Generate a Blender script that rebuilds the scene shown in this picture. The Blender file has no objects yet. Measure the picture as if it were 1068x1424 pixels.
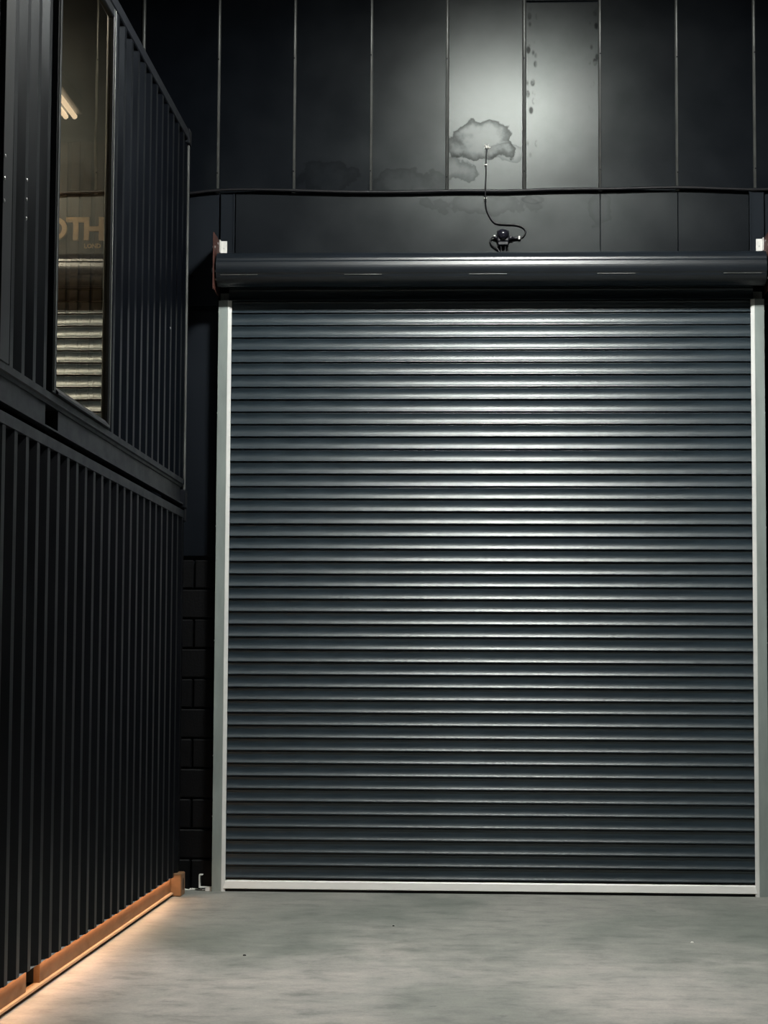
import bpy, math, random
from mathutils import Vector, Matrix
random.seed(7)
PI = math.pi
scene = bpy.context.scene
COL = scene.collection

# ---------------------------------------------------------------- camera
CAM_H = 1.6071
cam_d = bpy.data.cameras.new('camera')
cam_d.sensor_fit = 'VERTICAL'
cam_d.sensor_height = 36.0
cam_d.lens = 36.0 * 2901.72 / 1424.0
cam_d.clip_end = 200
cam = bpy.data.objects.new('camera', cam_d)
COL.objects.link(cam)
_r = Vector((0.998833, 0.047971, 0.005594))
_u = Vector((-0.001831, -0.078116, 0.996943))
_f = Vector((-0.048261, 0.995789, 0.077937))
cam.matrix_world = Matrix(((_r.x, _u.x, -_f.x, 0.0), (_r.y, _u.y, -_f.y, 0.0), (_r.z, _u.z, -_f.z, CAM_H), (0, 0, 0, 1)))
scene.camera = cam

# ---------------------------------------------------------------- world, lamps, exposure
world = bpy.data.worlds.new('world')
scene.world = world
world.use_nodes = True
world.node_tree.nodes['Background'].inputs[0].default_value = (0.10, 0.16, 0.30, 1)
world.node_tree.nodes['Background'].inputs[1].default_value = 0.004
scene.view_settings.view_transform = 'Standard'
scene.view_settings.look = 'None'
scene.view_settings.gamma = 1.0
scene.view_settings.use_curve_mapping = False
scene.view_settings.exposure = 0.0

HIGH_BAYS = [  # x, y, z, length along x, depth along y, strength
    (0.26, 12.30, 6.95, 0.95, 0.45, 385.0),
    (0.60, 7.60, 7.05, 0.95, 0.45, 13.0),
]
LED_STRENGTH = 21.0
INNER_LAMP = 3.0

# ---------------------------------------------------------------- materials
def new_mat(name):
    m = bpy.data.materials.new(name)
    m.use_nodes = True
    nt = m.node_tree
    b = nt.nodes['Principled BSDF']
    return m, nt, b

def node(nt, typ, **kw):
    n = nt.nodes.new(typ)
    for k, v in kw.items():
        setattr(n, k, v)
    return n

def mat_plain(name, col, rough=0.5, metal=0.0, spec=0.5, var=0.0, scale=(6, 6, 6), rvar=0.0, bump=0.0, bscale=120.0, detail=5.0, tint=(1, 1, 1)):
    m, nt, b = new_mat(name)
    b.inputs['Base Color'].default_value = (*col, 1)
    b.inputs['Roughness'].default_value = rough
    b.inputs['Metallic'].default_value = metal
    b.inputs['Specular IOR Level'].default_value = spec
    b.inputs['Specular Tint'].default_value = (*tint, 1)
    tc = node(nt, 'ShaderNodeTexCoord')
    mp = node(nt, 'ShaderNodeMapping')
    mp.inputs['Scale'].default_value = scale
    nt.links.new(tc.outputs['Object'], mp.inputs['Vector'])
    nz = node(nt, 'ShaderNodeTexNoise')
    nz.inputs['Scale'].default_value = 1.0
    nz.inputs['Detail'].default_value = detail
    nz.inputs['Roughness'].default_value = 0.62
    nt.links.new(mp.outputs[0], nz.inputs['Vector'])
    if var > 0:
        r = node(nt, 'ShaderNodeMapRange')
        r.inputs['From Min'].default_value = 0.3
        r.inputs['From Max'].default_value = 0.7
        r.inputs['To Min'].default_value = 1 - var
        r.inputs['To Max'].default_value = 1 + var
        nt.links.new(nz.outputs['Fac'], r.inputs['Value'])
        mx = node(nt, 'ShaderNodeVectorMath', operation='SCALE')
        mx.inputs[0].default_value = col
        nt.links.new(r.outputs[0], mx.inputs['Scale'])
        nt.links.new(mx.outputs[0], b.inputs['Base Color'])
    if rvar > 0:
        r = node(nt, 'ShaderNodeMapRange')
        r.inputs['From Min'].default_value = 0.3
        r.inputs['From Max'].default_value = 0.7
        r.inputs['To Min'].default_value = max(0.05, rough - rvar)
        r.inputs['To Max'].default_value = rough + rvar
        nt.links.new(nz.outputs['Fac'], r.inputs['Value'])
        nt.links.new(r.outputs[0], b.inputs['Roughness'])
    if bump > 0:
        n2 = node(nt, 'ShaderNodeTexNoise')
        n2.inputs['Scale'].default_value = bscale
        n2.inputs['Detail'].default_value = 2.0
        nt.links.new(tc.outputs['Object'], n2.inputs['Vector'])
        bp = node(nt, 'ShaderNodeBump')
        bp.inputs['Strength'].default_value = bump
        bp.inputs['Distance'].default_value = 0.002
        nt.links.new(n2.outputs['Fac'], bp.inputs['Height'])
        nt.links.new(bp.outputs[0], b.inputs['Normal'])
    return m

def mat_emit(name, col, strength):
    m, nt, b = new_mat(name)
    b.inputs['Base Color'].default_value = (0.8, 0.8, 0.8, 1)
    b.inputs['Emission Color'].default_value = (*col, 1)
    b.inputs['Emission Strength'].default_value = strength
    return m

M = {}
M['slat'] = mat_plain('slat_paint', (0.0155, 0.0260, 0.0350), 0.34, 0.0, 0.7, tint=(0.97, 1.0, 0.98), var=0.25, scale=(3, 3, 14), rvar=0.04, bump=0.35, bscale=170)
M['coil'] = mat_plain('coil_paint', (0.0080, 0.0110, 0.0150), 0.34, 0.0, 0.6, var=0.2, scale=(3, 9, 9), bump=0.1)
M['galv'] = mat_plain('galvanised_guide', (0.29, 0.33, 0.315), 0.5, 0.2, 0.5, var=0.14, scale=(9, 9, 2.2), rvar=0.08)
M['galv_lip'] = mat_plain('bare_guide_lip', (0.74, 0.74, 0.72), 0.5, 0.1, 0.5, var=0.08, scale=(9, 9, 3))
M['alu'] = mat_plain('aluminium_bar', (0.86, 0.85, 0.82), 0.45, 0.05, 0.5, var=0.08, scale=(2, 9, 9))
M['rubber'] = mat_plain('black_rubber', (0.006, 0.006, 0.007), 0.7, 0, 0.3)
M['primer'] = mat_plain('red_oxide_primer', (0.065, 0.022, 0.016), 0.55, 0, 0.4, var=0.35, scale=(14, 14, 14))
M['zinc'] = mat_plain('zinc_white', (0.74, 0.73, 0.70), 0.5, 0, 0.5, var=0.1, scale=(25, 25, 25))
M['bolt'] = mat_plain('bolt_steel', (0.55, 0.55, 0.55), 0.35, 0.8, 0.5)
M['container'] = mat_plain('container_black', (0.0013, 0.0017, 0.0030), 0.38, 0, 0.19, tint=(0.8, 0.9, 1.0), var=0.25, scale=(4, 4, 1.2), rvar=0.06)
M['container_lower'] = mat_plain('container_black_dull', (0.0015, 0.0015, 0.0024), 0.42, 0, 0.21, tint=(0.85, 0.9, 1.0), var=0.25, scale=(4, 4, 1.2), rvar=0.06)
M['rail'] = mat_plain('rail_black', (0.0035, 0.0040, 0.0062), 0.45, 0, 0.35, tint=(0.85, 0.92, 1.0), var=0.3, scale=(9, 5, 9), rvar=0.06)
M['base_rail'] = mat_plain('bare_base_rail', (0.21, 0.115, 0.055), 0.6, 0, 0.4, var=0.22, scale=(5, 4, 12))
M['flange'] = mat_plain('pale_flange', (0.45, 0.30, 0.18), 0.6, 0, 0.4, var=0.15, scale=(5, 4, 12))
M['frame'] = mat_plain('window_frame_black', (0.006, 0.007, 0.009), 0.40, 0, 0.35, var=0.3, scale=(20, 6, 6))
M['inner'] = mat_plain('container_inner', (0.10, 0.085, 0.07), 0.7, 0, 0.3, var=0.25, scale=(6, 6, 2))
M['letter'] = mat_plain('letter_beige', (0.80, 0.62, 0.40), 0.6, 0, 0.3)
M['strip'] = mat_plain('strip_steel', (0.15, 0.155, 0.15), 0.40, 0.4, 0.6, var=0.4, scale=(8, 8, 3), rvar=0.08)
M['wall'] = mat_plain('wall_black', (0.0020, 0.0026, 0.0046), 0.6, 0, 0.3, tint=(0.75, 0.88, 1.0), var=0.3, scale=(2, 2, 2))
M['sheet'] = mat_plain('sheet_black', (0.0026, 0.0034, 0.0060), 0.46, 0, 0.35, tint=(0.75, 0.88, 1.0), var=0.3, scale=(1.6, 1.6, 1.1), rvar=0.06)
M['block'] = mat_plain('block_black', (0.0011, 0.0012, 0.0019), 0.5, 0, 0.25, var=0.4, scale=(14, 14, 14), bump=0.9, bscale=60)
M['ceil'] = mat_plain('ceiling_black', (0.004, 0.0045, 0.006), 0.8, 0, 0.3, var=0.2)
M['cable'] = mat_plain('cable_black', (0.006, 0.006, 0.008), 0.5, 0, 0.4)
M['plastic'] = mat_plain('sensor_plastic', (0.012, 0.012, 0.016), 0.35, 0, 0.5)
M['dome'] = mat_plain('sensor_dome', (0.012, 0.012, 0.018), 0.22, 0, 0.6)
M['plaster'] = mat_plain('white_plaster', (0.75, 0.74, 0.70), 0.8, 0, 0.3, var=0.2, scale=(40, 40, 40))
M['lamp_body'] = mat_plain('lamp_grey', (0.35, 0.36, 0.37), 0.5, 0.3, 0.5)
M['led'] = mat_emit('led_amber', (1.0, 0.54, 0.27), LED_STRENGTH)
M['tube_fill'] = mat_emit('sign_fill_light', (1.0, 0.80, 0.55), 75.0)  # glow of the added fitting that brightens the lettering
M['tube'] = mat_emit('inner_tube_light', (1.0, 0.83, 0.62), INNER_LAMP)

def mat_concrete():
    m, nt, b = new_mat('concrete_floor')
    tc = node(nt, 'ShaderNodeTexCoord')
    def noise(sc, scale, det, rgh=0.6, dist=0.0):
        mp = node(nt, 'ShaderNodeMapping')
        mp.inputs['Scale'].default_value = sc
        nt.links.new(tc.outputs['Object'], mp.inputs['Vector'])
        n = node(nt, 'ShaderNodeTexNoise')
        n.inputs['Scale'].default_value = scale
        n.inputs['Detail'].default_value = det
        n.inputs['Roughness'].default_value = rgh
        n.inputs['Distortion'].default_value = dist
        nt.links.new(mp.outputs[0], n.inputs['Vector'])
        return n
    def ramp(src, pts):
        r = node(nt, 'ShaderNodeValToRGB')
        e = r.color_ramp.elements
        e[0].position, e[0].color = pts[0][0], (*pts[0][1], 1)
        e[1].position, e[1].color = pts[-1][0], (*pts[-1][1], 1)
        for p, c in pts[1:-1]:
            q = e.new(p); q.color = (*c, 1)
        nt.links.new(src, r.inputs[0])
        return r
    def mul(a, bb, fac=1.0):
        x = node(nt, 'ShaderNodeMix', data_type='RGBA', blend_type='MULTIPLY')
        x.inputs[0].default_value = fac
        nt.links.new(a, x.inputs[6]); nt.links.new(bb, x.inputs[7])
        return x.outputs[2]
    n1 = noise((0.9, 0.55, 1), 1.0, 6, 0.6, 0.6)        # broad patches, greenish damp against dry grey
    n2 = noise((2.0, 2.6, 1), 2.0, 9, 0.72)              # trowel streaks
    n3 = noise((1, 1, 1), 60, 3, 0.7)                   # grain
    base = ramp(n1.outputs['Fac'], [(0.36, (0.255, 0.262, 0.240)), (0.50, (0.345, 0.336, 0.314)), (0.64, (0.420, 0.395, 0.370))])
    st = ramp(n2.outputs['Fac'], [(0.30, (0.52, 0.55, 0.54)), (0.48, (0.95, 0.95, 0.95)), (0.70, (1.22, 1.22, 1.20))])
    gr = ramp(n3.outputs['Fac'], [(0.30, (0.88, 0.88, 0.88)), (0.70, (1.08, 1.08, 1.08))])
    c = mul(mul(base.outputs[0], st.outputs[0]), gr.outputs[0])
    # dark scuffs
    n4 = noise((1.6, 2.4, 1), 3.0, 5, 0.65, 0.8)
    sc = ramp(n4.outputs['Fac'], [(0.27, (0.62, 0.64, 0.64)), (0.33, (1, 1, 1))])
    c = mul(c, sc.outputs[0])
    # a darker, greener worn area in front of the door, ragged edged
    sy = node(nt, 'ShaderNodeSeparateXYZ')
    nt.links.new(tc.outputs['Object'], sy.inputs[0])
    n5 = noise((0.7, 0.7, 1), 1.3, 6, 0.65, 0.5)
    ad = node(nt, 'ShaderNodeMath', operation='MULTIPLY_ADD')
    nt.links.new(n5.outputs['Fac'], ad.inputs[0]); ad.inputs[1].default_value = 5.0
    nt.links.new(sy.outputs[1], ad.inputs[2])
    wr = ramp(ad.outputs[0], [(0.0, (1.06, 1.04, 1.03)), (1.0, (0.70, 0.73, 0.71))])
    mr = node(nt, 'ShaderNodeMapRange')
    mr.inputs['From Min'].default_value = 13.9
    mr.inputs['From Max'].default_value = 15.0
    nt.links.new(ad.outputs[0], mr.inputs['Value'])
    nt.links.new(mr.outputs[0], wr.inputs[0])
    c = mul(c, wr.outputs[0])
    nt.links.new(c, b.inputs['Base Color'])
    rr = node(nt, 'ShaderNodeMapRange')
    rr.inputs['To Min'].default_value = 0.42
    rr.inputs['To Max'].default_value = 0.70
    nt.links.new(n2.outputs['Fac'], rr.inputs['Value'])
    nt.links.new(rr.outputs[0], b.inputs['Roughness'])
    bp = node(nt, 'ShaderNodeBump')
    bp.inputs['Strength'].default_value = 0.25
    bp.inputs['Distance'].default_value = 0.004
    nt.links.new(n2.outputs['Fac'], bp.inputs['Height'])
    nt.links.new(bp.outputs[0], b.inputs['Normal'])
    return m
M['concrete'] = mat_concrete()

def mat_panel(name, stains=(), spots=None):
    """Black satin sheet steel; stains: (x, z, rx, rz, strength) blotches with a tide-mark rim, in world metres."""
    m, nt, b = new_mat(name)
    geo = node(nt, 'ShaderNodeNewGeometry')
    nzl = node(nt, 'ShaderNodeTexNoise')
    nzl.inputs['Scale'].default_value = 2.2
    nzl.inputs['Detail'].default_value = 5
    nzl.inputs['Roughness'].default_value = 0.6
    nt.links.new(geo.outputs['Position'], nzl.inputs['Vector'])
    def mrange(src, a, b_, c, d, smooth=False):
        r = node(nt, 'ShaderNodeMapRange')
        if smooth: r.interpolation_type = 'SMOOTHSTEP'
        for k, v in zip(('From Min', 'From Max', 'To Min', 'To Max'), (a, b_, c, d)):
            r.inputs[k].default_value = v
        nt.links.new(src, r.inputs['Value'])
        return r.outputs[0]
    def math_(op, a, b_):
        x = node(nt, 'ShaderNodeMath', operation=op)
        for i, v in enumerate((a, b_)):
            if hasattr(v, 'is_output'): nt.links.new(v, x.inputs[i])
            else: x.inputs[i].default_value = v
        return x.outputs[0]
    spec = mrange(nzl.outputs['Fac'], 0.3, 0.7, 0.31, 0.42)
    rough = mrange(nzl.outputs['Fac'], 0.3, 0.7, 0.30, 0.35)
    shade = mrange(nzl.outputs['Fac'], 0.3, 0.7, 0.85, 1.15)
    dn = node(nt, 'ShaderNodeTexNoise')
    dn.inputs['Scale'].default_value = 7.0
    dn.inputs['Detail'].default_value = 4
    nt.links.new(geo.outputs['Position'], dn.inputs['Vector'])
    for (x, z, rx, rz, s) in stains:
        sub = node(nt, 'ShaderNodeVectorMath', operation='SUBTRACT')
        nt.links.new(geo.outputs['Position'], sub.inputs[0])
        sub.inputs[1].default_value = (x, 0, z)
        mul = node(nt, 'ShaderNodeVectorMath', operation='MULTIPLY')
        nt.links.new(sub.outputs[0], mul.inputs[0])
        mul.inputs[1].default_value = (1 / rx, 0, 1 / rz)
        ln = node(nt, 'ShaderNodeVectorMath', operation='LENGTH')
        nt.links.new(mul.outputs[0], ln.inputs[0])
        d = math_('ADD', ln.outputs['Value'], mrange(dn.outputs['Fac'], 0.3, 0.7, -0.42, 0.42))
        inside = mrange(d, 0.93, 1.06, 1, 0, True)
        rim = math_('MULTIPLY', mrange(d, 0.35, 1.0, 0, 1, True), inside)
        body = math_('ADD', math_('MULTIPLY', rim, s), math_('MULTIPLY', inside, s * 0.12))
        k = math_('SUBTRACT', 1.0, body)
        spec = math_('MULTIPLY', spec, k)
        shade = math_('MULTIPLY', shade, k)
    if spots:
        vx = node(nt, 'ShaderNodeTexVoronoi')
        vx.inputs['Scale'].default_value = 15
        mp = node(nt, 'ShaderNodeMapping')
        mp.inputs['Scale'].default_value = (1.3, 0, 0.75)
        nt.links.new(geo.outputs['Position'], mp.inputs['Vector'])
        nt.links.new(mp.outputs[0], vx.inputs['Vector'])
        sp = mrange(vx.outputs['Distance'], 0.22, 0.42, 1, 0, True)
        sx = node(nt, 'ShaderNodeSeparateXYZ')
        nt.links.new(geo.outputs['Position'], sx.inputs[0])
        tot = None
        for (x0, w, z0, z1) in spots:
            dx = math_('ABSOLUTE', math_('SUBTRACT', sx.outputs[0], x0), 0)
            a = mrange(dx, w * 0.5, w, 1, 0)
            zz = math_('MULTIPLY', mrange(sx.outputs[2], z0, z0 + 0.15, 0, 1), mrange(sx.outputs[2], z1 - 0.15, z1, 1, 0))
            a = math_('MULTIPLY', a, zz)
            tot = a if tot is None else math_('MAXIMUM', tot, a)
        sp = math_('MULTIPLY', sp, mrange(dn.outputs['Fac'], 0.38, 0.48, 0, 1))
        k = math_('SUBTRACT', 1.0, math_('MULTIPLY', math_('MULTIPLY', sp, tot), 0.75))
        spec = math_('MULTIPLY', spec, k)
        shade = math_('MULTIPLY', shade, k)
    cs = node(nt, 'ShaderNodeVectorMath', operation='SCALE')
    cs.inputs[0].default_value = (0.0036, 0.0050, 0.0080)
    nt.links.new(shade, cs.inputs['Scale'])
    nt.links.new(cs.outputs[0], b.inputs['Base Color'])
    b.inputs['Specular Tint'].default_value = (0.95, 1.0, 0.965, 1)
    nt.links.new(spec, b.inputs['Specular IOR Level'])
    nt.links.new(rough, b.inputs['Roughness'])
    return m
M['panel'] = mat_panel('panel_black', stains=[(-0.60, 5.36, 0.30, 0.10, 0.25), (-1.2, 5.40, 0.26, 0.12, 0.25)])
M['panel_tide'] = mat_panel('panel_tide_marked', stains=[(-0.03, 5.68, 0.25, 0.16, 0.62), (-0.23, 5.47, 0.20, 0.09, 0.4), (0.18, 5.60, 0.18, 0.07, 0.3)])
M['panel_spotted'] = mat_panel('panel_spotted', spots=[(0.345, 0.055, 5.5, 6.75), (0.83, 0.05, 5.9, 6.75)])
M['lintel'] = mat_panel('lintel_black', stains=[(0.0, 5.2, 0.40, 0.08, 0.18), (0.36, 5.23, 0.10, 0.03, 0.2), (0.87, 5.15, 0.10, 0.12, 0.14)])

def mat_glass():
    m = bpy.data.materials.new('window_glass')
    m.use_nodes = True
    nt = m.node_tree
    nt.nodes.clear()
    out = node(nt, 'ShaderNodeOutputMaterial')
    tr = node(nt, 'ShaderNodeBsdfTransparent')
    tr.inputs[0].default_value = (0.88, 0.83, 0.75, 1)
    gl = node(nt, 'ShaderNodeBsdfGlossy')
    gl.inputs['Color'].default_value = (1.0, 0.87, 0.66, 1)
    gl.inputs['Roughness'].default_value = 0.012
    lw = node(nt, 'ShaderNodeLayerWeight')
    lw.inputs['Blend'].default_value = 0.5
    pw = node(nt, 'ShaderNodeMath', operation='POWER')
    nt.links.new(lw.outputs['Facing'], pw.inputs[0])
    pw.inputs[1].default_value = 1.5
    fr = node(nt, 'ShaderNodeMath', operation='MULTIPLY_ADD')
    nt.links.new(pw.outputs[0], fr.inputs[0])
    fr.inputs[1].default_value = 0.9
    fr.inputs[2].default_value = 0.06
    gm = node(nt, 'ShaderNodeNewGeometry')          # one mirror layer for the pane: its outward face
    fb = node(nt, 'ShaderNodeMath', operation='MULTIPLY_ADD')
    nt.links.new(gm.outputs['Backfacing'], fb.inputs[0])
    fb.inputs[1].default_value = -1.0
    fb.inputs[2].default_value = 1.0
    fm = node(nt, 'ShaderNodeMath', operation='MULTIPLY')
    nt.links.new(fr.outputs[0], fm.inputs[0]); nt.links.new(fb.outputs[0], fm.inputs[1])
    tc = node(nt, 'ShaderNodeTexCoord')
    nz = node(nt, 'ShaderNodeTexNoise')
    nz.inputs['Scale'].default_value = 2.2
    nz.inputs['Detail'].default_value = 1
    nt.links.new(tc.outputs['Object'], nz.inputs['Vector'])
    bp = node(nt, 'ShaderNodeBump')
    bp.inputs['Strength'].default_value = 0.06
    bp.inputs['Distance'].default_value = 0.01
    nt.links.new(nz.outputs['Fac'], bp.inputs['Height'])
    nt.links.new(bp.outputs[0], gl.inputs['Normal'])
    mx = node(nt, 'ShaderNodeMixShader')
    nt.links.new(fm.outputs[0], mx.inputs[0])
    nt.links.new(tr.outputs[0], mx.inputs[1])
    nt.links.new(gl.outputs[0], mx.inputs[2])
    nt.links.new(mx.outputs[0], out.inputs[0])
    return m
M['glass'] = mat_glass()

# ---------------------------------------------------------------- mesh helpers
class MB:
    def __init__(self):
        self.v, self.f, self.sm = [], [], []
    def add(self, verts, faces, smooth=False):
        o = len(self.v)
        self.v += [tuple(v) for v in verts]
        for f in faces:
            self.f.append([i + o for i in f]); self.sm.append(smooth)
        return self
    def box(self, x0, x1, y0, y1, z0, z1):
        v = [(x, y, z) for z in (z0, z1) for y in (y0, y1) for x in (x0, x1)]
        return self.add(v, [(0, 2, 3, 1), (4, 5, 7, 6), (0, 1, 5, 4), (2, 6, 7, 3), (0, 4, 6, 2), (1, 3, 7, 5)])
    def bevel_box(self, x0, x1, y0, y1, z0, z1, b):
        """box with chamfered vertical and horizontal edges on all sides"""
        v, f = [], []
        def ring(z, i):
            return [(x0 + b + i * -b, y0 + i * 0, z)]
        xs = ((x0, x1), (y0, y1), (z0, z1))
        vid = {}
        for sx in (0, 1):
            for sy in (0, 1):
                for sz in (0, 1):
                    for ax in range(3):
                        p = [xs[0][sx], xs[1][sy], xs[2][sz]]
                        s = (sx, sy, sz)
                        for k in range(3):
                            if k != ax:
                                p[k] += b if s[k] == 0 else -b
                        vid[(sx, sy, sz, ax)] = len(v); v.append(p)
        def face(ids): f.append(ids)
        for ax in range(3):
            o = [k for k in range(3) if k != ax]
            for s in (0, 1):
                loop = []
                for (a, c) in ((0, 0), (1, 0), (1, 1), (0, 1)):
                    t = [0, 0, 0]; t[ax] = s; t[o[0]] = a; t[o[1]] = c
                    loop.append(vid[(*t, ax)])
                face(loop)
            for a in (0, 1):
                for c in (0, 1):
                    t0 = [0, 0, 0]; t0[o[0]] = a; t0[o[1]] = c
                    t1 = list(t0); t1[ax] = 1
                    face([vid[(*t0, o[0])], vid[(*t1, o[0])], vid[(*t1, o[1])], vid[(*t0, o[1])]])
        for sx in (0, 1):
            for sy in (0, 1):
                for sz in (0, 1):
                    face([vid[(sx, sy, sz, k)] for k in range(3)])
        return self.add(v, f)
    def prism(self, prof, axis, a0, a1, smooth=False, caps=True, closed=True):
        """extrude a 2D profile along an axis; profile coordinates fill the other two axes in xyz order"""
        n = len(prof)
        def p(c, a):
            if axis == 'x': return (a, c[0], c[1])
            if axis == 'y': return (c[0], a, c[1])
            return (c[0], c[1], a)
        v = [p(c, a0) for c in prof] + [p(c, a1) for c in prof]
        m = n if closed else n - 1
        f = [(i, (i + 1) % n, (i + 1) % n + n, i + n) for i in range(m)]
        self.add(v, f, smooth)
        if caps and closed:
            self.add(v, [list(range(n)), list(range(n, 2 * n))])
        return self
    def tube(self, pts, r, seg=8, smooth=True):
        pts = [Vector(p) for p in pts]
        rs = r if isinstance(r, (list, tuple)) else [r] * len(pts)
        rings = []
        up = None
        for i, p in enumerate(pts):
            d = (pts[min(i + 1, len(pts) - 1)] - pts[max(i - 1, 0)]).normalized()
            if up is None:
                a = Vector((0, 0, 1)) if abs(d.z) < 0.9 else Vector((1, 0, 0))
                up = (a - d * a.dot(d)).normalized()
            else:
                up = (up - d * up.dot(d)).normalized()
            s = d.cross(up)
            rings.append([p + (up * math.cos(2 * PI * k / seg) + s * math.sin(2 * PI * k / seg)) * rs[i] for k in range(seg)])
        v = [q for g in rings for q in g]
        f = []
        for i in range(len(pts) - 1):
            for k in range(seg):
                f.append((i * seg + k, i * seg + (k + 1) % seg, (i + 1) * seg + (k + 1) % seg, (i + 1) * seg + k))
        self.add(v, f, smooth)
        self.add(v, [list(range(seg)), list(range((len(pts) - 1) * seg, len(pts) * seg))])
        return self
    def lathe(self, prof, center, axis='y', seg=20, smooth=True):
        """revolve (radius, along-axis) about an axis through centre"""
        c = Vector(center)
        v, f = [], []
        for (r, a) in prof:
            for k in range(seg):
                t = 2 * PI * k / seg
                if axis == 'y': q = Vector((r * math.cos(t), a, r * math.sin(t)))
                elif axis == 'x': q = Vector((a, r * math.cos(t), r * math.sin(t)))
                else: q = Vector((r * math.cos(t), r * math.sin(t), a))
                v.append(c + q)
        n = len(prof)
        for i in range(n - 1):
            for k in range(seg):
                f.append((i * seg + k, i * seg + (k + 1) % seg, (i + 1) * seg + (k + 1) % seg, (i + 1) * seg + k))
        self.add(v, f, smooth)
        self.add(v, [list(range(seg)), list(range((n - 1) * seg, n * seg))])
        return self
    def mesh(self, name):
        me = bpy.data.meshes.new(name)
        me.from_pydata(self.v, [], self.f)
        me.polygons.foreach_set('use_smooth', self.sm)
        import bmesh
        bm = bmesh.new(); bm.from_mesh(me)
        bmesh.ops.remove_doubles(bm, verts=bm.verts, dist=1e-5)
        bmesh.ops.recalc_face_normals(bm, faces=bm.faces)
        bm.to_mesh(me); bm.free()
        me.update()
        return me
    def build(self, name, mat, parent=None, loc=None, rot=None):
        return link(name, self.mesh(name), mat, parent, loc, rot)

def link(name, me, mat, parent=None, loc=None, rot=None):
    if mat is not None and not me.materials:
        me.materials.append(mat)
    o = bpy.data.objects.new(name, me)
    COL.objects.link(o)
    if parent is not None:
        o.parent = parent
        if parent.type == 'EMPTY' or parent.location.length > 0:
            o.matrix_parent_inverse = Matrix.Translation(-abs_loc(parent))
    if loc: o.location = loc
    if rot: o.rotation_euler = rot
    return o

def abs_loc(o):
    """roots stand at their base without rotation; parts keep world coordinates"""
    if o.parent is None:
        return Vector(o.location)
    return Vector(o.get('_abs', (0, 0, 0)))

def thing(name, label, cat, loc=(0, 0, 0), group=None):
    o = bpy.data.objects.new(name, None)
    o.empty_display_size = 0.2
    COL.objects.link(o)
    o.location = loc
    return tag(o, label, cat, group)

def tag(o, label, cat, group=None, kind=None):
    o['label'] = label
    o['category'] = cat
    if group: o['group'] = group
    if kind: o['kind'] = kind
    return o

def smooth_path(pts, n=8):
    pts = [Vector(p) for p in pts]
    out = []
    for i in range(len(pts) - 1):
        p0, p1, p2, p3 = pts[max(i - 1, 0)], pts[i], pts[i + 1], pts[min(i + 2, len(pts) - 1)]
        for k in range(n):
            t = k / n
            out.append(0.5 * ((2 * p1) + (p2 - p0) * t + (2 * p0 - 5 * p1 + 4 * p2 - p3) * t * t + (3 * p1 - p0 - 3 * p2 + p3) * t ** 3))
    out.append(pts[-1])
    return out

# ---------------------------------------------------------------- setting
CEIL = 8.2
WY = 15.72                     # face of the back wall sheeting
fl = MB().box(-9, 7, -7, 15.95, -0.2, 0.0).build('floor', M['concrete'])
tag(fl, 'worn grey concrete floor with streaks and damp patches', 'floor', kind='structure')
wb = MB().box(-9, 7, WY + 0.03, WY + 0.23, 0, CEIL).build('wall_back', M['wall'])
tag(wb, 'black back wall of blockwork and metal sheets around the shutter', 'wall', kind='structure')
o = MB().box(6.0, 6.2, -7, WY + 0.03, 0, CEIL).build('wall_right', M['wall'])
tag(o, 'plain black side wall to the right of the shutter', 'wall', kind='structure')
o = MB().box(-8.2, -8.0, -7, WY + 0.03, 0, CEIL).build('wall_left', M['wall'])
tag(o, 'plain black side wall behind the containers', 'wall', kind='structure')
o = MB().box(-9, 7, -7.2, -7, 0, CEIL).build('wall_front', M['wall'])
tag(o, 'plain black wall facing the shutter', 'wall', kind='structure')
o = MB().box(-9, 7, -7.2, 15.95, CEIL, CEIL + 0.15).build('ceiling', M['ceil'])
tag(o, 'black ceiling high above the floor', 'ceiling', kind='structure')

# concrete blocks either side of the door
def block_mesh(L):
    return MB().bevel_box(-L / 2, L / 2, 0, 0.035, 0.0, 0.214, 0.009).mesh('block')
BLK = {}
def blocks(xa, xb, joint):
    for row in range(11):
        j = joint + (0.0 if row % 2 == 0 else 0.225)
        k0 = math.floor((xa - j) / 0.45) - 1
        for k in range(k0, k0 + 30):
            a = max(j + 0.45 * k + 0.005, xa); b = min(j + 0.45 * (k + 1) - 0.005, xb)
            if b - a < 0.04: continue
            L = round(b - a, 3)
            if L not in BLK: BLK[L] = block_mesh(L)
            link('block', BLK[L], M['block'], wb, ((a + b) / 2, WY - 0.004 + random.uniform(-.003, .003), 0.225 * row + 0.005), (0, 0, random.uniform(-.004, .004)))
blocks(-3.75, -1.95, -2.20)
blocks(2.02, 3.6, 2.20)
# smooth sheets over the blockwork, an open joint at 4.40 m
for (x0, x1) in ((-3.75, -2.04), (2.115, 3.6)):
    for (z0, z1) in ((2.50, 4.375), (4.42, 5.285)):
        MB().bevel_box(x0, x1, WY, WY + 0.03, z0, z1, 0.003).build('sheet', M['sheet'], wb)
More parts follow.
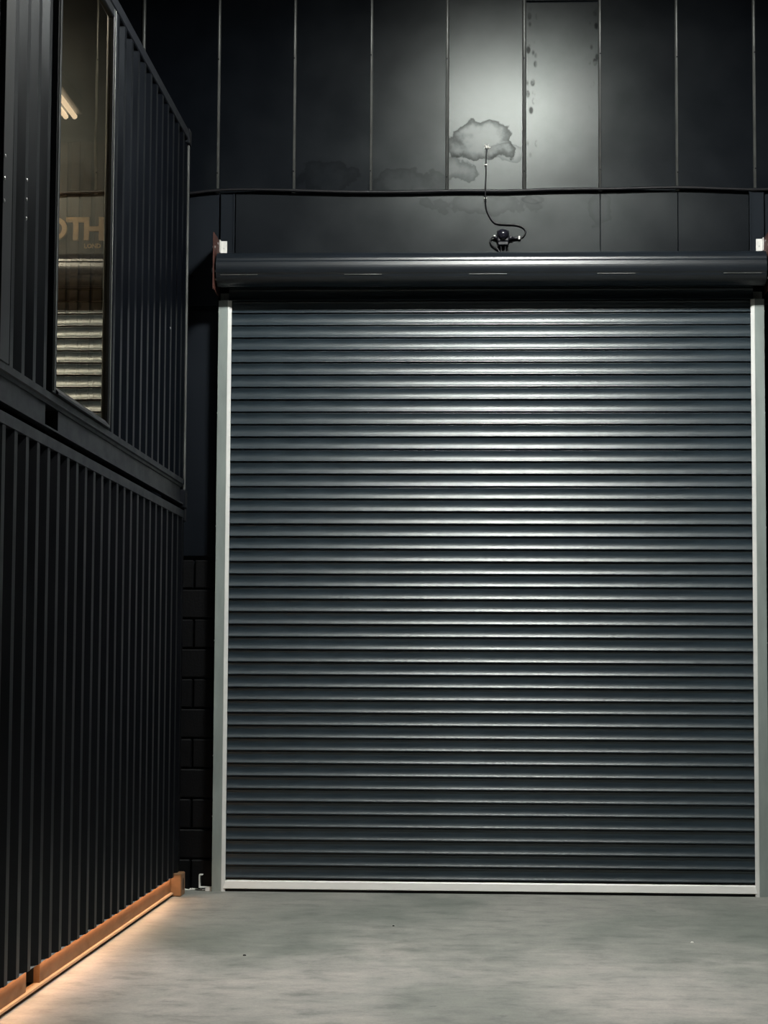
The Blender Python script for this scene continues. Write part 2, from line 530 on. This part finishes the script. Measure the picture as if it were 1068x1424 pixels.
# tall sheets above the door with cover strips over their joints
XS = [-3.82, -3.235, -2.645, -2.059, -1.472, -0.880, -0.295, 0.296, 0.876, 1.460, 2.048, 2.635, 3.22, 3.8]
TILT = [0, 0, -3.4, -3.6, -3.4, -2.0, .3, .4, 3.6, 3.4, 3.2, 2, 0]
for i in range(len(XS) - 1):
    a, b = XS[i] + 0.004, XS[i + 1] - 0.004
    mat = {6: M['panel_tide'], 7: M['panel_spotted']}.get(i, M['panel'])
    parts = [(5.30, 6.768), (6.782, CEIL - 0.02)] if i == 7 else [(5.30, CEIL - 0.02)]
    for (z0, z1) in parts:
        mb = MB().bevel_box(-(b - a) / 2, (b - a) / 2, -0.006, 0.006, 0, z1 - z0, 0.002)
        mb.build('panel', mat, wb, ((a + b) / 2, WY + 0.008, z0), (0, 0, math.radians(TILT[i])))
def strip_mesh():
    prof = []
    for k in range(9):
        t = PI * k / 8
        prof.append((0.0155 * math.cos(t), -0.016 * math.sin(t)))
    return MB().prism(prof, 'z', 0, CEIL - 0.02 - 5.29, smooth=True).mesh('cover_strip')
SM = strip_mesh()
screw_me = MB().lathe([(0.006, 0), (0.006, -0.002), (0.003, -0.004)], (0, 0, 0), 'y', 8).mesh('screw')
for i, x in enumerate(XS[1:-1]):
    s = link('cover_strip', SM, M['strip'], wb, (x, WY + 0.002, 5.29), (0, 0, random.uniform(-.12, .12)))
    for z in (5.43, 6.35):
        link('screw', screw_me, M['cable'], wb, (x, WY - 0.0145, z + random.uniform(-.03, .03)))
# lintel sheets over the door
for (x0, x1) in ((-1.915, 0.872), (0.876, 1.46), (1.464, 1.998)):
    MB().bevel_box(x0, x1, WY + 0.002, WY + 0.028, 4.30, 5.288, 0.002).build('lintel_sheet', M['lintel'], wb)
# portal frame uprights each side of the lintel
for i, (x0, x1) in enumerate(((-2.03, -1.925), (2.005, 2.11))):
    t = MB().bevel_box(x0, x1, WY - 0.022, WY + 0.03, 4.44, 5.28, 0.004)
    s = 1 if i == 0 else -1
    e = x1 if i == 0 else x0
    t.box(e - 0.006, e + 0.006, WY - 0.03, WY - 0.02, 4.44, 5.28)
    o = t.build('trim_%d' % (i + 1), M['sheet'])
    tag(o, 'black steel upright above the %s end of the shutter roll' % ('left' if i == 0 else 'right'), 'trim', kind='structure')

# ---------------------------------------------------------------- roller shutter
DW = 15.58
rs = thing('roller_shutter', 'closed dark grey roller shutter with pale metal guide rails', 'shutter', (0.02, DW, 0))
XL, XR = -1.945, 2.01
PITCH = 0.09426
Z0 = 0.093
def slat_mesh():
    p = PITCH
    pts = [(0.012, 0.0), (0.010, -0.0015), (0.0005, -0.0022), (-0.0005, -0.0045)]
    n = 12
    z, y = -0.0050, 0.0
    h = (p - 0.0145) / n
    for k in range(n):
        th = math.radians(-17 + 50 * ((k + 0.5) / n))
        z -= h; y -= math.tan(th) * h
        pts.append((y, z))
    yb = y
    pts += [(yb + 0.0005, z - 0.0022), (yb + 0.004, z - 0.003), (0.012, z - 0.0036), (0.012, -p)]
    mb = MB()
    v = [(XL, q[0], q[1]) for q in pts] + [(XR, q[0], q[1]) for q in pts]
    m = len(pts)
    for i in range(m - 1):
        mb.add([v[i], v[i + 1], v[i + 1 + m], v[i + m]], [(0, 1, 2, 3)], 4 <= i <= 3 + n - 1)
    # back skin, so that the slat has thickness
    mb.add([(XL, 0.012, 0), (XR, 0.012, 0), (XR, 0.016, 0), (XL, 0.016, 0), (XL, 0.016, -p), (XR, 0.016, -p)], [(0, 1, 2, 3), (3, 2, 5, 4)])
    me = mb.mesh('slat')
    return me
SLAT = slat_mesh()
for k in range(49):
    link('slat', SLAT, M['slat'], rs, (0, DW + 0.03 + random.uniform(-.0008, .0008), Z0 + PITCH * (k + 1)), (random.uniform(-.008, .008), 0, 0))
bar = MB()
bar.prism([(DW + 0.012, 0.020), (DW + 0.002, 0.024), (DW + 0.011, 0.074), (DW + 0.016, 0.081), (DW + 0.044, 0.086), (DW + 0.044, 0.020)], 'x', -1.945, 2.0)
bo = bar.build('bottom_bar', M['alu'], rs)
MB().prism([(DW + 0.016, 0.001), (DW + 0.014, 0.012), (DW + 0.016, 0.0215), (DW + 0.040, 0.0215), (DW + 0.042, 0.012), (DW + 0.040, 0.001)], 'x', -1.92, 1.985).build('rubber_seal', M['rubber'], bo)
for s, xo, xi in ((-1, -2.020, -1.921), (1, 2.087, 1.988)):
    # guide: a U channel whose back flange runs on above the front; the lip folds inwards
    w = abs(xi - xo)
    d = 1 if s < 0 else -1
    g = MB()
    def P(a, y): return (xo + d * a, y)
    prof = [P(0, DW), P(w - 0.030, DW), P(w - 0.030, DW + 0.004), P(0.005, DW + 0.004), P(0.005, DW + 0.075), P(w - 0.005, DW + 0.075), P(w - 0.005, DW + 0.080), P(0, DW + 0.080)]
    g.prism(prof, 'z', 0.0, 4.434)
    go = g.build('guide_rail', M['galv'], rs)
    lip = MB()
    prof = [P(w - 0.030, DW), P(w - 0.026, DW - 0.002), P(w, DW + 0.010), P(w, DW + 0.020), P(w - 0.003, DW + 0.020), P(w - 0.006, DW + 0.012), P(w - 0.030, DW + 0.004)]
    lip.prism(prof, 'z', 0.0, 4.434)
    lip.build('guide_lip', M['galv_lip'], go)
    bk = MB().bevel_box(min(xo + d * 0.006, xi - d * 0.014), max(xo + d * 0.006, xi - d * 0.014), DW + 0.062, DW + 0.074, 4.38, 4.50, 0.002)
    bk.build('guide_tail', M['galv'], go)
    for z in (0.55, 1.0, 1.86, 2.72, 3.58, 4.35):
        MB().lathe([(0.007, -0.004), (0.007, 0.004), (0.004, 0.007)] if s > 0 else [(0.004, -0.007), (0.007, -0.004), (0.007, 0.004)], (xo + s * 0.002, DW + 0.04, z), 'x', 8).build('screw', M['bolt'], go)
# the roll: seven convex slats round the barrel
RC, CY, CZ = 0.128, 15.455, 4.642
XA, XB = -2.012, 2.078
for k in range(7):
    a0 = math.radians(25 - 51.43 * k)
    a1 = a0 - math.radians(51.43)
    prof = []
    n = 8
    c0 = (CY - RC * math.cos(a0), CZ + RC * math.sin(a0)); c1 = (CY - RC * math.cos(a1), CZ + RC * math.sin(a1))
    mid = (a0 + a1) / 2
    for q in range(n + 1):
        t = 0.015 + 0.97 * q / n
        b = 0.014 * (1 - (2 * t - 1) ** 2) + (0.0 if 0 < q < n else -0.004)
        prof.append((c0[0] + (c1[0] - c0[0]) * t - b * math.cos(mid), c0[1] + (c1[1] - c0[1]) * t + b * math.sin(mid)))
    back = [(x + 0.010 * math.cos(mid), z - 0.010 * math.sin(mid)) for (x, z) in reversed(prof)]
    MB().prism(prof + back, 'x', XA, XB, smooth=False).build('rolled_slat', M['coil'], rs)
for x in (-1.84, -0.91, 0.02, 0.97, 1.90):
    a = math.radians(25 - 51.43)
    yy, zz = CY - (RC + 0.000) * math.cos(a), CZ + RC * math.sin(a)
    MB().bevel_box(x - 0.14, x + 0.14, yy - 0.001, yy + 0.006, zz - 0.0022, zz + 0.0022, 0.0006).build('strap', M['strip'], rs)
MB().lathe([(0.098, XA + 0.01), (0.098, XB - 0.01)], (0, CY, CZ), 'x', 20).build('barrel', M['rubber'], rs)
for s, x in ((-1, -2.030), (1, 2.100)):
    pl = MB().bevel_box(x - 0.004, x + 0.004, 15.315, WY - 0.001, 4.475, 4.905, 0.0015).build('end_plate', M['primer'], rs)
    for (y, z) in ((15.36, 4.80), (15.37, 4.62), (15.40, 4.56), (15.52, 4.86)):
        MB().lathe([(0.009, -0.011), (0.009, 0.011)], (x, y, z), 'x', 6, smooth=False).build('bolt', M['bolt'], pl)
    MB().lathe([(0.020, -0.03), (0.020, 0.03)], (x, CY, CZ), 'x', 14).build('axle', M['bolt'], pl)
    c = MB()
    i = -s
    xa, xb = sorted((x + i * 0.005, x + i * 0.056))
    c.bevel_box(xa, xb, WY - 0.034, WY - 0.026, 4.815, 4.912, 0.001)
    xa, xb = sorted((x + i * 0.005, x + i * 0.011))
    c.bevel_box(xa, xb, WY - 0.09, WY - 0.026, 4.815, 4.912, 0.001)
    co = c.build('angle_cleat', M['zinc'], rs)
    MB().lathe([(0.006, 0), (0.006, -0.005)], (x + i * 0.032, WY - 0.034, 4.855), 'y', 6, smooth=False).build('cleat_screw', M['bolt'], co)

# ---------------------------------------------------------------- containers
XO = -2.23          # outer face of the corrugation
YE = 15.40          # far end
YN = 5.2            # near end
CP = 0.2505         # corrugation pitch
def corrugated(y0, y1, phase, z0, z1, depth=0.034, thick=0.003):
    """trapezoid corrugation, outer flats centred on phase + n * CP"""
    prof = []
    fo, fi = 0.066, 0.060
    web = (CP - fo - fi) / 2
    k = math.floor((y0 - phase) / CP) - 1
    raw = []
    while phase + CP * k < y1 + CP:
        c = phase + CP * k
        raw += [(XO, c - fo / 2), (XO, c + fo / 2), (XO - depth, c + fo / 2 + web), (XO - depth, c + fo / 2 + web + fi)]
        k += 1
    def clip(y):
        for a, b in zip(raw, raw[1:]):
            if a[1] <= y <= b[1]:
                t = (y - a[1]) / (b[1] - a[1]); return (a[0] + (b[0] - a[0]) * t, y)
    prof = [clip(y0)] + [p for p in raw if y0 < p[1] < y1] + [clip(y1)]
    mb = MB()
    n = len(prof)
    v = [(p[0], p[1], z0) for p in prof] + [(p[0], p[1], z1) for p in prof] + [(p[0] - thick, p[1], z0) for p in prof] + [(p[0] - thick, p[1], z1) for p in prof]
    f = []
    for i in range(n - 1):
        f += [(i, i + 1, i + 1 + n, i + n), (i + 2 * n, i + 3 * n, i + 1 + 3 * n, i + 1 + 2 * n), (i, i + 2 * n, i + 1 + 2 * n, i + 1), (i + n, i + 1 + n, i + 1 + 3 * n, i + 3 * n)]
    f += [(0, n, 3 * n, 2 * n), (n - 1, 3 * n - 1, 4 * n - 1, 2 * n - 1)]
    mb.add(v, f)
    return mb
XB_ = XO - 2.40     # far side of the containers
def casting(root, x0, x1, y0, y1, z0, z1, mat):
    mb = MB().bevel_box(x0, x1, y0, y1, z0, z1, 0.006)
    c = mb.build('corner_casting', mat, root)
    h = MB()
    prof = [(0.032 * math.cos(t) * 0.75, 0.045 * math.sin(t)) for t in [2 * PI * k / 14 for k in range(14)]]
    yc, zc = (y0 + y1) / 2, (z0 + z1) / 2
    h.prism([(yc + a, zc + b) for a, b in prof], 'x', x1 - 0.001, x1 + 0.0015)
    h.build('lock_hole', M['rubber'], c)
    return c

lc = thing('shipping_container', 'lower black corrugated container standing on the floor with amber light beneath', 'container', (XO - 1.2, 10.3, 0))
corrugated(YN + 0.12, YE - 0.10, 9.783, 0.150, 2.765).build('side_wall', M['container_lower'], lc)
tr = MB()
tr.prism([(XO + 0.004, 2.759), (XO + 0.004, 2.815), (XO - 0.060, 2.815), (XO - 0.060, 2.759)], 'y', YN, YE - 0.09)
tr.build('top_rail', M['rail'], lc)
MB().box(XO - 0.080, XO - 0.040, YN + 0.1, YE - 0.1, 0.140, 0.1495).build('sill_plate', M['container_lower'], lc)
MB().bevel_box(XO - 0.085, XO - 0.004, YE - 0.10, YE - 0.01, 0.16, 2.74, 0.006).build('corner_post', M['container_lower'], lc)
# bottom rail with two fork pockets
segs = [(YN + 0.1, 8.35), (8.70, 10.40), (10.72, YE - 0.21)]
for (a, b) in segs:
    MB().prism([(-2.268, 0.030), (-2.268, 0.140), (-2.300, 0.140), (-2.300, 0.030)], 'y', a, b).build('bottom_rail', M['base_rail'], lc)
MB().prism([(-2.300, 0.020), (-2.300, 0.030), (-2.250, 0.030), (-2.247, 0.020)], 'y', YN + 0.1, YE - 0.215).build('rail_flange', M['flange'], lc)
for (a, b) in ((8.35, 8.70), (10.40, 10.72)):
    pk = MB()
    pk.box(-2.55, -2.52, a, b, 0.031, 0.14)
    pk.box(-2.52, -2.30, a - 0.005, a - 0.001, 0.031, 0.14)
    pk.box(-2.52, -2.30, b + 0.001, b + 0.005, 0.031, 0.14)
    pk.build('fork_pocket', M['rubber'], lc)
casting(lc, XO - 0.13, XO + 0.040, YE - 0.21, YE - 0.03, 0.001, 0.165, M['base_rail'])
casting(lc, XO - 0.16, XO + 0.010, YE - 0.09, YE, 2.735, 2.830, M['rail'])
MB().box(XB_, XO - 0.1, YE - 0.05, YE - 0.02, 0.16, 2.75).build('end_wall', M['container_lower'], lc)
MB().box(XB_, XO - 0.1, YN, YN + 0.04, 0.16, 2.75).build('end_wall', M['container_lower'], lc)
MB().box(XB_, XB_ + 0.04, YN, YE - 0.05, 0.02, 2.76).build('rear_wall', M['container_lower'], lc)
MB().box(XB_, XO - 0.065, YN, YE - 0.05, 2.765, 2.80).build('roof', M['container_lower'], lc)

uc = thing('shipping_container', 'upper black corrugated container with a tall narrow window', 'container', (XO - 1.2, 10.3, 2.83))
UZ0, UZ1 = 3.041, 5.615
corrugated(YN + 0.12, 10.535, 9.650, UZ0, UZ1).build('side_wall', M['container'], uc)
corrugated(12.175, YE - 0.10, 12.335, UZ0, UZ1).build('side_wall', M['container'], uc)
MB().bevel_box(XO - 0.06, XO + 0.006, YN, YE - 0.09, 5.600, 5.679, 0.006).build('top_rail', M['rail'], uc)
# bottom rail: upper lip, set-back web broken by fork pockets, lower flange
MB().prism([(XO + 0.006, 3.005), (XO + 0.006, 3.041), (XO - 0.060, 3.041), (XO - 0.060, 2.985), (XO - 0.012, 2.985), (XO - 0.006, 3.000)], 'y', YN, YE - 0.10).build('bottom_rail', M['rail'], uc)
for (a, b) in ((YN + 0.05, 8.30), (8.65, 10.52), (10.84, YE - 0.12)):
    MB().box(XO - 0.030, XO - 0.020, a, b, 2.868, 2.986).build('rail_web', M['rail'], uc)
MB().prism([(XO - 0.04, 2.856), (XO - 0.04, 2.869), (XO + 0.004, 2.866), (XO + 0.004, 2.856)], 'y', YN + 0.05, YE - 0.13).build('rail_flange', M['rail'], uc)
for (a, b) in ((8.30, 8.65), (10.52, 10.84)):
    pk = MB()
    pk.box(-2.55, -2.52, a, b, 2.868, 2.986)
    pk.box(-2.52, XO - 0.03, a - 0.006, a - 0.001, 2.868, 2.986)
    pk.box(-2.52, XO - 0.03, b + 0.001, b + 0.006, 2.868, 2.986)
    pk.build('fork_pocket', M['rubber'], uc)
casting(uc, XO - 0.16, XO + 0.016, YE - 0.13, YE + 0.004, 2.832, 2.965, M['rail'])
casting(uc, XO - 0.16, XO + 0.012, YE - 0.12, YE + 0.02, 5.575, 5.692, M['rail'])
po = MB()
po.bevel_box(XO - 0.085, XO - 0.006, YE - 0.10, YE - 0.012, 2.95, 5.59, 0.004)
po.build('corner_post', M['container'], uc)
MB().bevel_box(XO - 0.012, XO + 0.004, YE - 0.045, YE - 0.012, 2.97, 5.575, 0.004).build('post_edge', M['strip'], uc)
# a flat joint plate with a column of screws beside the corrugation
MB().bevel_box(XO - 0.004, XO + 0.012, 9.367, 9.552, UZ0, 5.60, 0.002).build('joint_plate', M['frame'], uc)
for (y, x, zs) in ((9.39, XO + 0.012, (3.78, 3.885, 3.99)), (9.905, XO, (3.81, 3.905, 4.0)), (14.55, XO, (4.05,))):
    for z in zs:
        MB().lathe([(0.009, 0), (0.009, 0.003), (0.004, 0.005)], (x, y, z), 'x', 8).build('screw', M['bolt'], uc)
# window
WY0, WY1, WZ0, WZ1 = 10.545, 12.165, 3.046, 5.575
fr = MB()
fx0, fx1 = XO - 0.018, XO + 0.014
fr.bevel_box(XO - 0.050, fx1, WY0 - 0.012, WY0 + 0.075, WZ0, WZ1 + 0.03, 0.004)
fr.bevel_box(fx0, fx1, WY1 - 0.050, WY1, WZ0, WZ1, 0.004)
fr.bevel_box(fx0, fx1, WY0 + 0.075, WY1 - 0.050, WZ1 - 0.055, WZ1, 0.004)
fr.prism([(fx0, WZ0), (fx1 + 0.012, WZ0), (fx1 + 0.012, WZ0 + 0.012), (fx1 - 0.016, WZ0 + 0.045), (fx0, WZ0 + 0.052)], 'y', WY0 + 0.075, WY1 - 0.050)
fo = fr.build('window_frame', M['frame'], uc)
fo['label'] = 'slim black metal window frame'
for (y0, y1) in ((WY0 + 0.001, WY0 + 0.012), (WY1 - 0.035, WY1 - 0.024)):
    MB().bevel_box(fx1 - 0.002, fx1 + 0.007, y0, y1, WZ0 + 0.01, WZ1 - 0.01, 0.002).build('glazing_bead', M['strip'], fo)
pane = MB().box(XO - 0.012, XO - 0.006, WY0 + 0.07, WY1 - 0.045, WZ0 + 0.04, WZ1 - 0.05).build('window_pane', M['glass'], fo)
pane['label'] = 'tinted glass mirroring the slats of the shutter'
# inside of the upper container
iw = MB()
prof = []
k = 0
x = XB_ + 0.05
while x < XO - 0.06:
    prof += [(x, YE - 0.075), (x + 0.055, YE - 0.075), (x + 0.062, YE - 0.058), (x + 0.085, YE - 0.058)]
    x += 0.092
prof += [(x, YE - 0.02), (XB_, YE - 0.02)]
iw.prism(prof, 'z', 3.03, 5.60)
iw.build('end_wall', M['inner'], uc)
MB().box(XB_, XO - 0.1, YN, YN + 0.04, 3.03, 5.60).build('end_wall', M['inner'], uc)
MB().box(XB_, XB_ + 0.04, YN + 0.04, YE - 0.08, 3.03, 5.60).build('rear_wall', M['inner'], uc)
MB().box(XB_, XO - 0.062, YN, YE - 0.02, 5.602, 5.66).build('roof', M['container'], uc)
MB().box(XB_, XO - 0.065, YN, YE - 0.02, 2.99, 3.03).build('deck', M['inner'], uc)

# sign on the inside end wall
sg = thing('wall_sign', 'beige raised lettering seen through the container window', 'sign', (-3.0, YE - 0.08, 4.78))
def text_mesh(txt, size, depth, bold):
    cu = bpy.data.curves.new('letter', 'FONT')
    cu.body = txt; cu.size = size; cu.extrude = depth; cu.offset = bold; cu.resolution_u = 4
    cu.align_x = 'LEFT'
    ob = bpy.data.objects.new('letter_source', cu)
    COL.objects.link(ob)
    bpy.context.view_layer.update()
    me = bpy.data.meshes.new_from_object(ob.evaluated_get(bpy.context.evaluated_depsgraph_get()))
    bpy.data.objects.remove(ob)
    return me
def letters(txt, x, z, cap, depth, bold, sx, gap):
    for ch in txt:
        me = text_mesh(ch, 1.0, depth / cap * 0.7, bold)
        xs = [v.co.x for v in me.vertices]; ys = [v.co.y for v in me.vertices]
        hx, hy = min(xs), min(ys)
        k = cap / (max(ys) - min(ys))
        for v in me.vertices:
            v.co = Vector(((v.co.x - hx) * k * sx, -v.co.z * k, (v.co.y - hy) * k))
        w = (max(xs) - hx) * k * sx
        link('letter', me, M['letter'], sg, (x, YE - 0.078 - depth / 2, z))
        x += w + gap
letters('OTH', -3.312, 4.843, 0.175, 0.018, 0.03, 0.98, -0.008)
letters('LOND', -3.005, 4.786, 0.034, 0.006, 0.02, 0.95, 0.004)

# tubes under the inside roof
il = thing('ceiling_light', 'lit light fitting with pale tubes under the upper container roof', 'light', (-3.0, 13.5, 5.54))
MB().bevel_box(-3.17, -2.81, 12.95, 14.20, 5.50, 5.602, 0.006).build('housing', M['lamp_body'], il)
for k in range(5):
    x = -2.862 - 0.062 * k
    MB().tube([(x, 12.99, 5.478), (x, 14.17, 5.478)], 0.019, 10).build('tube', M['tube'], il)

sign_fill = thing('ceiling_light', 'unseen light fitting added to brighten the lettering', 'light', (-3.95, 14.5, 5.54))  # added fitting, out of view behind the jamb, to light the sign and end wall
MB().bevel_box(-4.30, -3.62, 14.33, 14.62, 5.50, 5.602, 0.006).build('housing', M['lamp_body'], sign_fill)
for k in range(3):
    y = 14.38 + 0.09 * k
    MB().tube([(-4.27, y, 5.478), (-3.65, y, 5.478)], 0.019, 10).build('tube', M['tube_fill'], sign_fill)

# amber light strip under the lower container
ls = thing('light_strip', 'amber light strip tucked under the edge of the lower container', 'light', (-2.252, 10.3, 0.13))
MB().box(-2.264, -2.242, YN + 0.15, YE - 0.23, 0.1450, 0.1480).build('strip_housing', M['lamp_body'], ls)
MB().prism([(-2.262, 0.1345), (-2.245, 0.1448), (-2.262, 0.1448)], 'y', YN + 0.16, YE - 0.24).build('strip_lens', M['led'], ls)

# ---------------------------------------------------------------- things on the back wall
pts = [(-3.4, 5.19), (-2.9, 5.225), (-2.4, 5.27), (-2.071, 5.306), (-1.8, 5.312), (-1.461, 5.303), (-1.05, 5.290), (-0.65, 5.287), (-0.2, 5.293), (0.15, 5.290), (0.52, 5.299), (1.0, 5.303), (1.3, 5.309), (1.556, 5.308), (1.80, 5.298), (2.099, 5.290), (2.5, 5.306), (3.2, 5.30)]
path = smooth_path([(x, WY - 0.034, z) for x, z in pts], 6)
tag(MB().tube(path, 0.0125, 8).build('power_cable', M['cable']), 'thick black cable running sideways along the wall above the shutter', 'cable')
wp = [(0.010, 5.632), (0.004, 5.55), (0.005, 5.442), (0.002, 5.35), (0.0, 5.26), (0.006, 5.163), (0.044, 5.079), (0.083, 5.046), (0.148, 5.037), (0.219, 5.034), (0.280, 5.017), (0.305, 4.983), (0.293, 4.948), (0.276, 4.936)]
path = smooth_path([(x, WY - (0.010 if z > 5.5 or z < 5.1 else 0.012 + 0.047 * math.exp(-((z - 5.29) / 0.07) ** 2)), z) for x, z in wp], 6)
wire = thing('sensor_wire', 'thin black wire hanging from a torn hole and curling into the sensor', 'wire', (0.01, WY, 5.0))
MB().tube(path, 0.0052, 7).build('wire', M['cable'], wire)
for (x, z) in ((0.003, 5.50), (0.001, 5.235)):
    y = WY - (0.012 if z != 5.235 else 0.030)
    mb = MB().bevel_box(x - 0.010, x + 0.010, y - 0.010, y + 0.008, z - 0.004, z + 0.004, 0.0015)
    mb.build('cable_clip', M['zinc'], wire)
# torn plaster round the hole
hole = MB()
n = 12
rr = [0.030, 0.014, 0.026, 0.012, 0.030, 0.016, 0.012, 0.024, 0.012, 0.028, 0.012, 0.020]
ring = [(0.010 + rr[k] * math.cos(2 * PI * k / n), WY - 0.0005, 5.637 + rr[k] * math.sin(2 * PI * k / n)) for k in range(n)]
top = [(0.010 + 0.5 * rr[k] * math.cos(2 * PI * k / n + .2), WY - 0.008 - 0.004 * (k % 3), 5.637 + 0.5 * rr[k] * math.sin(2 * PI * k / n + .2)) for k in range(n)]
hole.add(ring + top + [(0.010, WY - 0.004, 5.637)], [(k, (k + 1) % n, n + (k + 1) % n, n + k) for k in range(n)] + [(n + k, n + (k + 1) % n, 2 * n) for k in range(n)] + [list(range(n))])
tag(hole.build('torn_plaster', M['plaster']), 'small white torn patch around the wire hole in the wall', 'patch')
# sensor
sn = thing('motion_sensor', 'small black domed sensor box mounted above the shutter roll', 'sensor', (0.137, WY, 4.90))
SX, SZ = 0.135, 4.948
MB().bevel_box(SX - 0.046, SX + 0.046, WY - 0.05, WY, SZ - 0.052, SZ + 0.040, 0.010).build('housing', M['plastic'], sn)
dm = MB().lathe([(0.042 * math.cos(t), -0.05 - 0.040 * math.sin(t)) for t in [PI / 2 * k / 8 for k in range(8)]] + [(0.002, -0.0902)], (SX, WY, SZ + 0.004), 'y', 20)
dm.build('dome', M['dome'], sn)
MB().bevel_box(SX - 0.040, SX + 0.040, WY - 0.06, WY - 0.005, SZ - 0.080, SZ - 0.050, 0.006).build('terminal_box', M['plastic'], sn)
MB().tube([(SX + 0.044, WY - 0.025, SZ - 0.020), (SX + 0.075, WY - 0.025, SZ - 0.020)], [0.017, 0.012], 10).build('gland', M['plastic'], sn)
MB().tube([(SX + 0.07, WY - 0.02, SZ - 0.020), (SX + 0.135, WY - 0.014, SZ - 0.018)], 0.010, 8).build('gland', M['plastic'], sn)
MB().tube([(SX - 0.044, WY - 0.025, SZ - 0.015), (SX - 0.070, WY - 0.025, SZ - 0.014)], [0.015, 0.011], 10).build('gland', M['plastic'], sn)
MB().tube(smooth_path([(SX - 0.066, WY - 0.025, SZ - 0.012), (SX - 0.088, WY - 0.02, SZ - 0.020), (SX - 0.098, WY - 0.02, SZ - 0.045), (SX - 0.080, WY - 0.02, SZ - 0.075), (SX - 0.045, WY - 0.02, SZ - 0.100), (SX - 0.022, WY - 0.03, SZ - 0.145), (SX - 0.018, WY - 0.05, SZ - 0.19)], 5), 0.0062, 7).build('lead', M['cable'], sn)
for dx in (-0.016, 0.018):
    MB().tube(smooth_path([(SX + dx, WY - 0.04, SZ - 0.075), (SX + dx * 0.9, WY - 0.035, SZ - 0.12), (SX + dx * 0.6, WY - 0.05, SZ - 0.19)], 5), 0.0058, 7).build('lead', M['cable'], sn)
MB().bevel_box(SX - 0.072, SX - 0.058, WY - 0.041, WY - 0.036, SZ - 0.008, SZ + 0.001, 0.001).build('tie', M['zinc'], sn)
MB().bevel_box(0.252, 0.264, WY - 0.028, WY - 0.003, 4.918, 4.944, 0.001).build('tie', M['zinc'], sn)
# small clip box on the sheet beside the container
tag(MB().bevel_box(-2.262, -2.232, WY - 0.02, WY, 4.63, 4.66, 0.003).build('wall_clip', M['rail']), 'tiny dark clip on the wall between container and shutter', 'clip')

# loose bits at the foot of the left guide
cb = MB()
cx, cz = -2.085, 0.075
cb.box(cx - 0.035, cx - 0.028, 15.60, 15.66, cz - 0.045, cz + 0.045)
cb.box(cx - 0.035, cx + 0.02, 15.60, 15.66, cz - 0.052, cz - 0.045)
cb.box(cx - 0.035, cx - 0.008, 15.60, 15.66, cz + 0.040, cz + 0.046)
cb.box(cx + 0.012, cx + 0.060, 15.61, 15.65, cz - 0.075, cz - 0.045)
tag(cb.build('floor_bracket', M['zinc']), 'small bent white bracket beside the foot of the guide rail', 'bracket')
for k in range(13):
    x = -2.27 + 0.0155 * k + random.uniform(-.004, .004)
    s = random.uniform(0.008, 0.018)
    mb = MB()
    pts = [(random.uniform(.6, 1) * s * math.cos(t), random.uniform(.6, 1) * s * math.sin(t)) for t in [2 * PI * q / 7 for q in range(7)]]
    hgt = random.uniform(.005, .014)
    yb = 15.67 + random.uniform(-.02, .02)
    mb.add([(x + a, yb + b, 0.0005) for a, b in pts] + [(x + a * .6, yb + b * .6, hgt) for a, b in pts], [list(range(7)), list(range(7, 14))] + [(i, (i + 1) % 7, 7 + (i + 1) % 7, 7 + i) for i in range(7)])
    tag(mb.build('plaster_crumb', M['plaster']), 'white plaster crumb on the floor at the foot of the block wall', 'crumb', 'plaster crumbs along the wall foot')

for (x, y, r, m, lab) in ((1.262, 12.892, 0.012, 'plaster', 'pale stone chip on the floor before the right half of the shutter'),
                          (-1.371, 12.066, 0.011, 'rubber', 'tiny black speck on the floor towards the container'),
                          (-0.582, 13.554, 0.009, 'rubber', 'tiny black speck on the floor before the shutter middle')):
    mb = MB()
    pts = [(random.uniform(.7, 1.1) * r * math.cos(t), random.uniform(.7, 1.1) * r * math.sin(t)) for t in [2 * PI * q / 7 for q in range(7)]]
    mb.add([(x + a, y + b, 0.0004) for a, b in pts] + [(x + a * .6, y + b * .6, r * 0.6) for a, b in pts], [list(range(7)), list(range(7, 14))] + [(i, (i + 1) % 7, 7 + (i + 1) % 7, 7 + i) for i in range(7)])
    tag(mb.build('stone_chip', M[m]), lab, 'stone')

# ---------------------------------------------------------------- high bay lamps
for i, (x, y, z, lx, ly, st) in enumerate(HIGH_BAYS):
    hb = thing('high_bay_lamp', ('bright flat ceiling lamp hanging close to the shutter', 'flat ceiling lamp over the middle of the floor', 'flat ceiling lamp above the near end of the floor')[i], 'lamp', (x, y, z), 'lamps hanging from the ceiling')
    MB().bevel_box(x - lx / 2 - 0.02, x + lx / 2 + 0.02, y - ly / 2 - 0.02, y + ly / 2 + 0.02, z, z + 0.08, 0.012).build('housing', M['lamp_body'], hb)
    le = mat_emit('high_bay_light', (0.98, 1.0, 0.95), st)
    MB().bevel_box(x - lx / 2, x + lx / 2, y - ly / 2, y + ly / 2, z - 0.012, z - 0.001, 0.003).build('diffuser', le, hb)
    for sx in (-1, 1):
        MB().tube([(x + sx * lx * 0.4, y, z + 0.078), (x + sx * lx * 0.4, y, CEIL + 0.01)], 0.004, 6).build('hanging_wire', M['bolt'], hb)
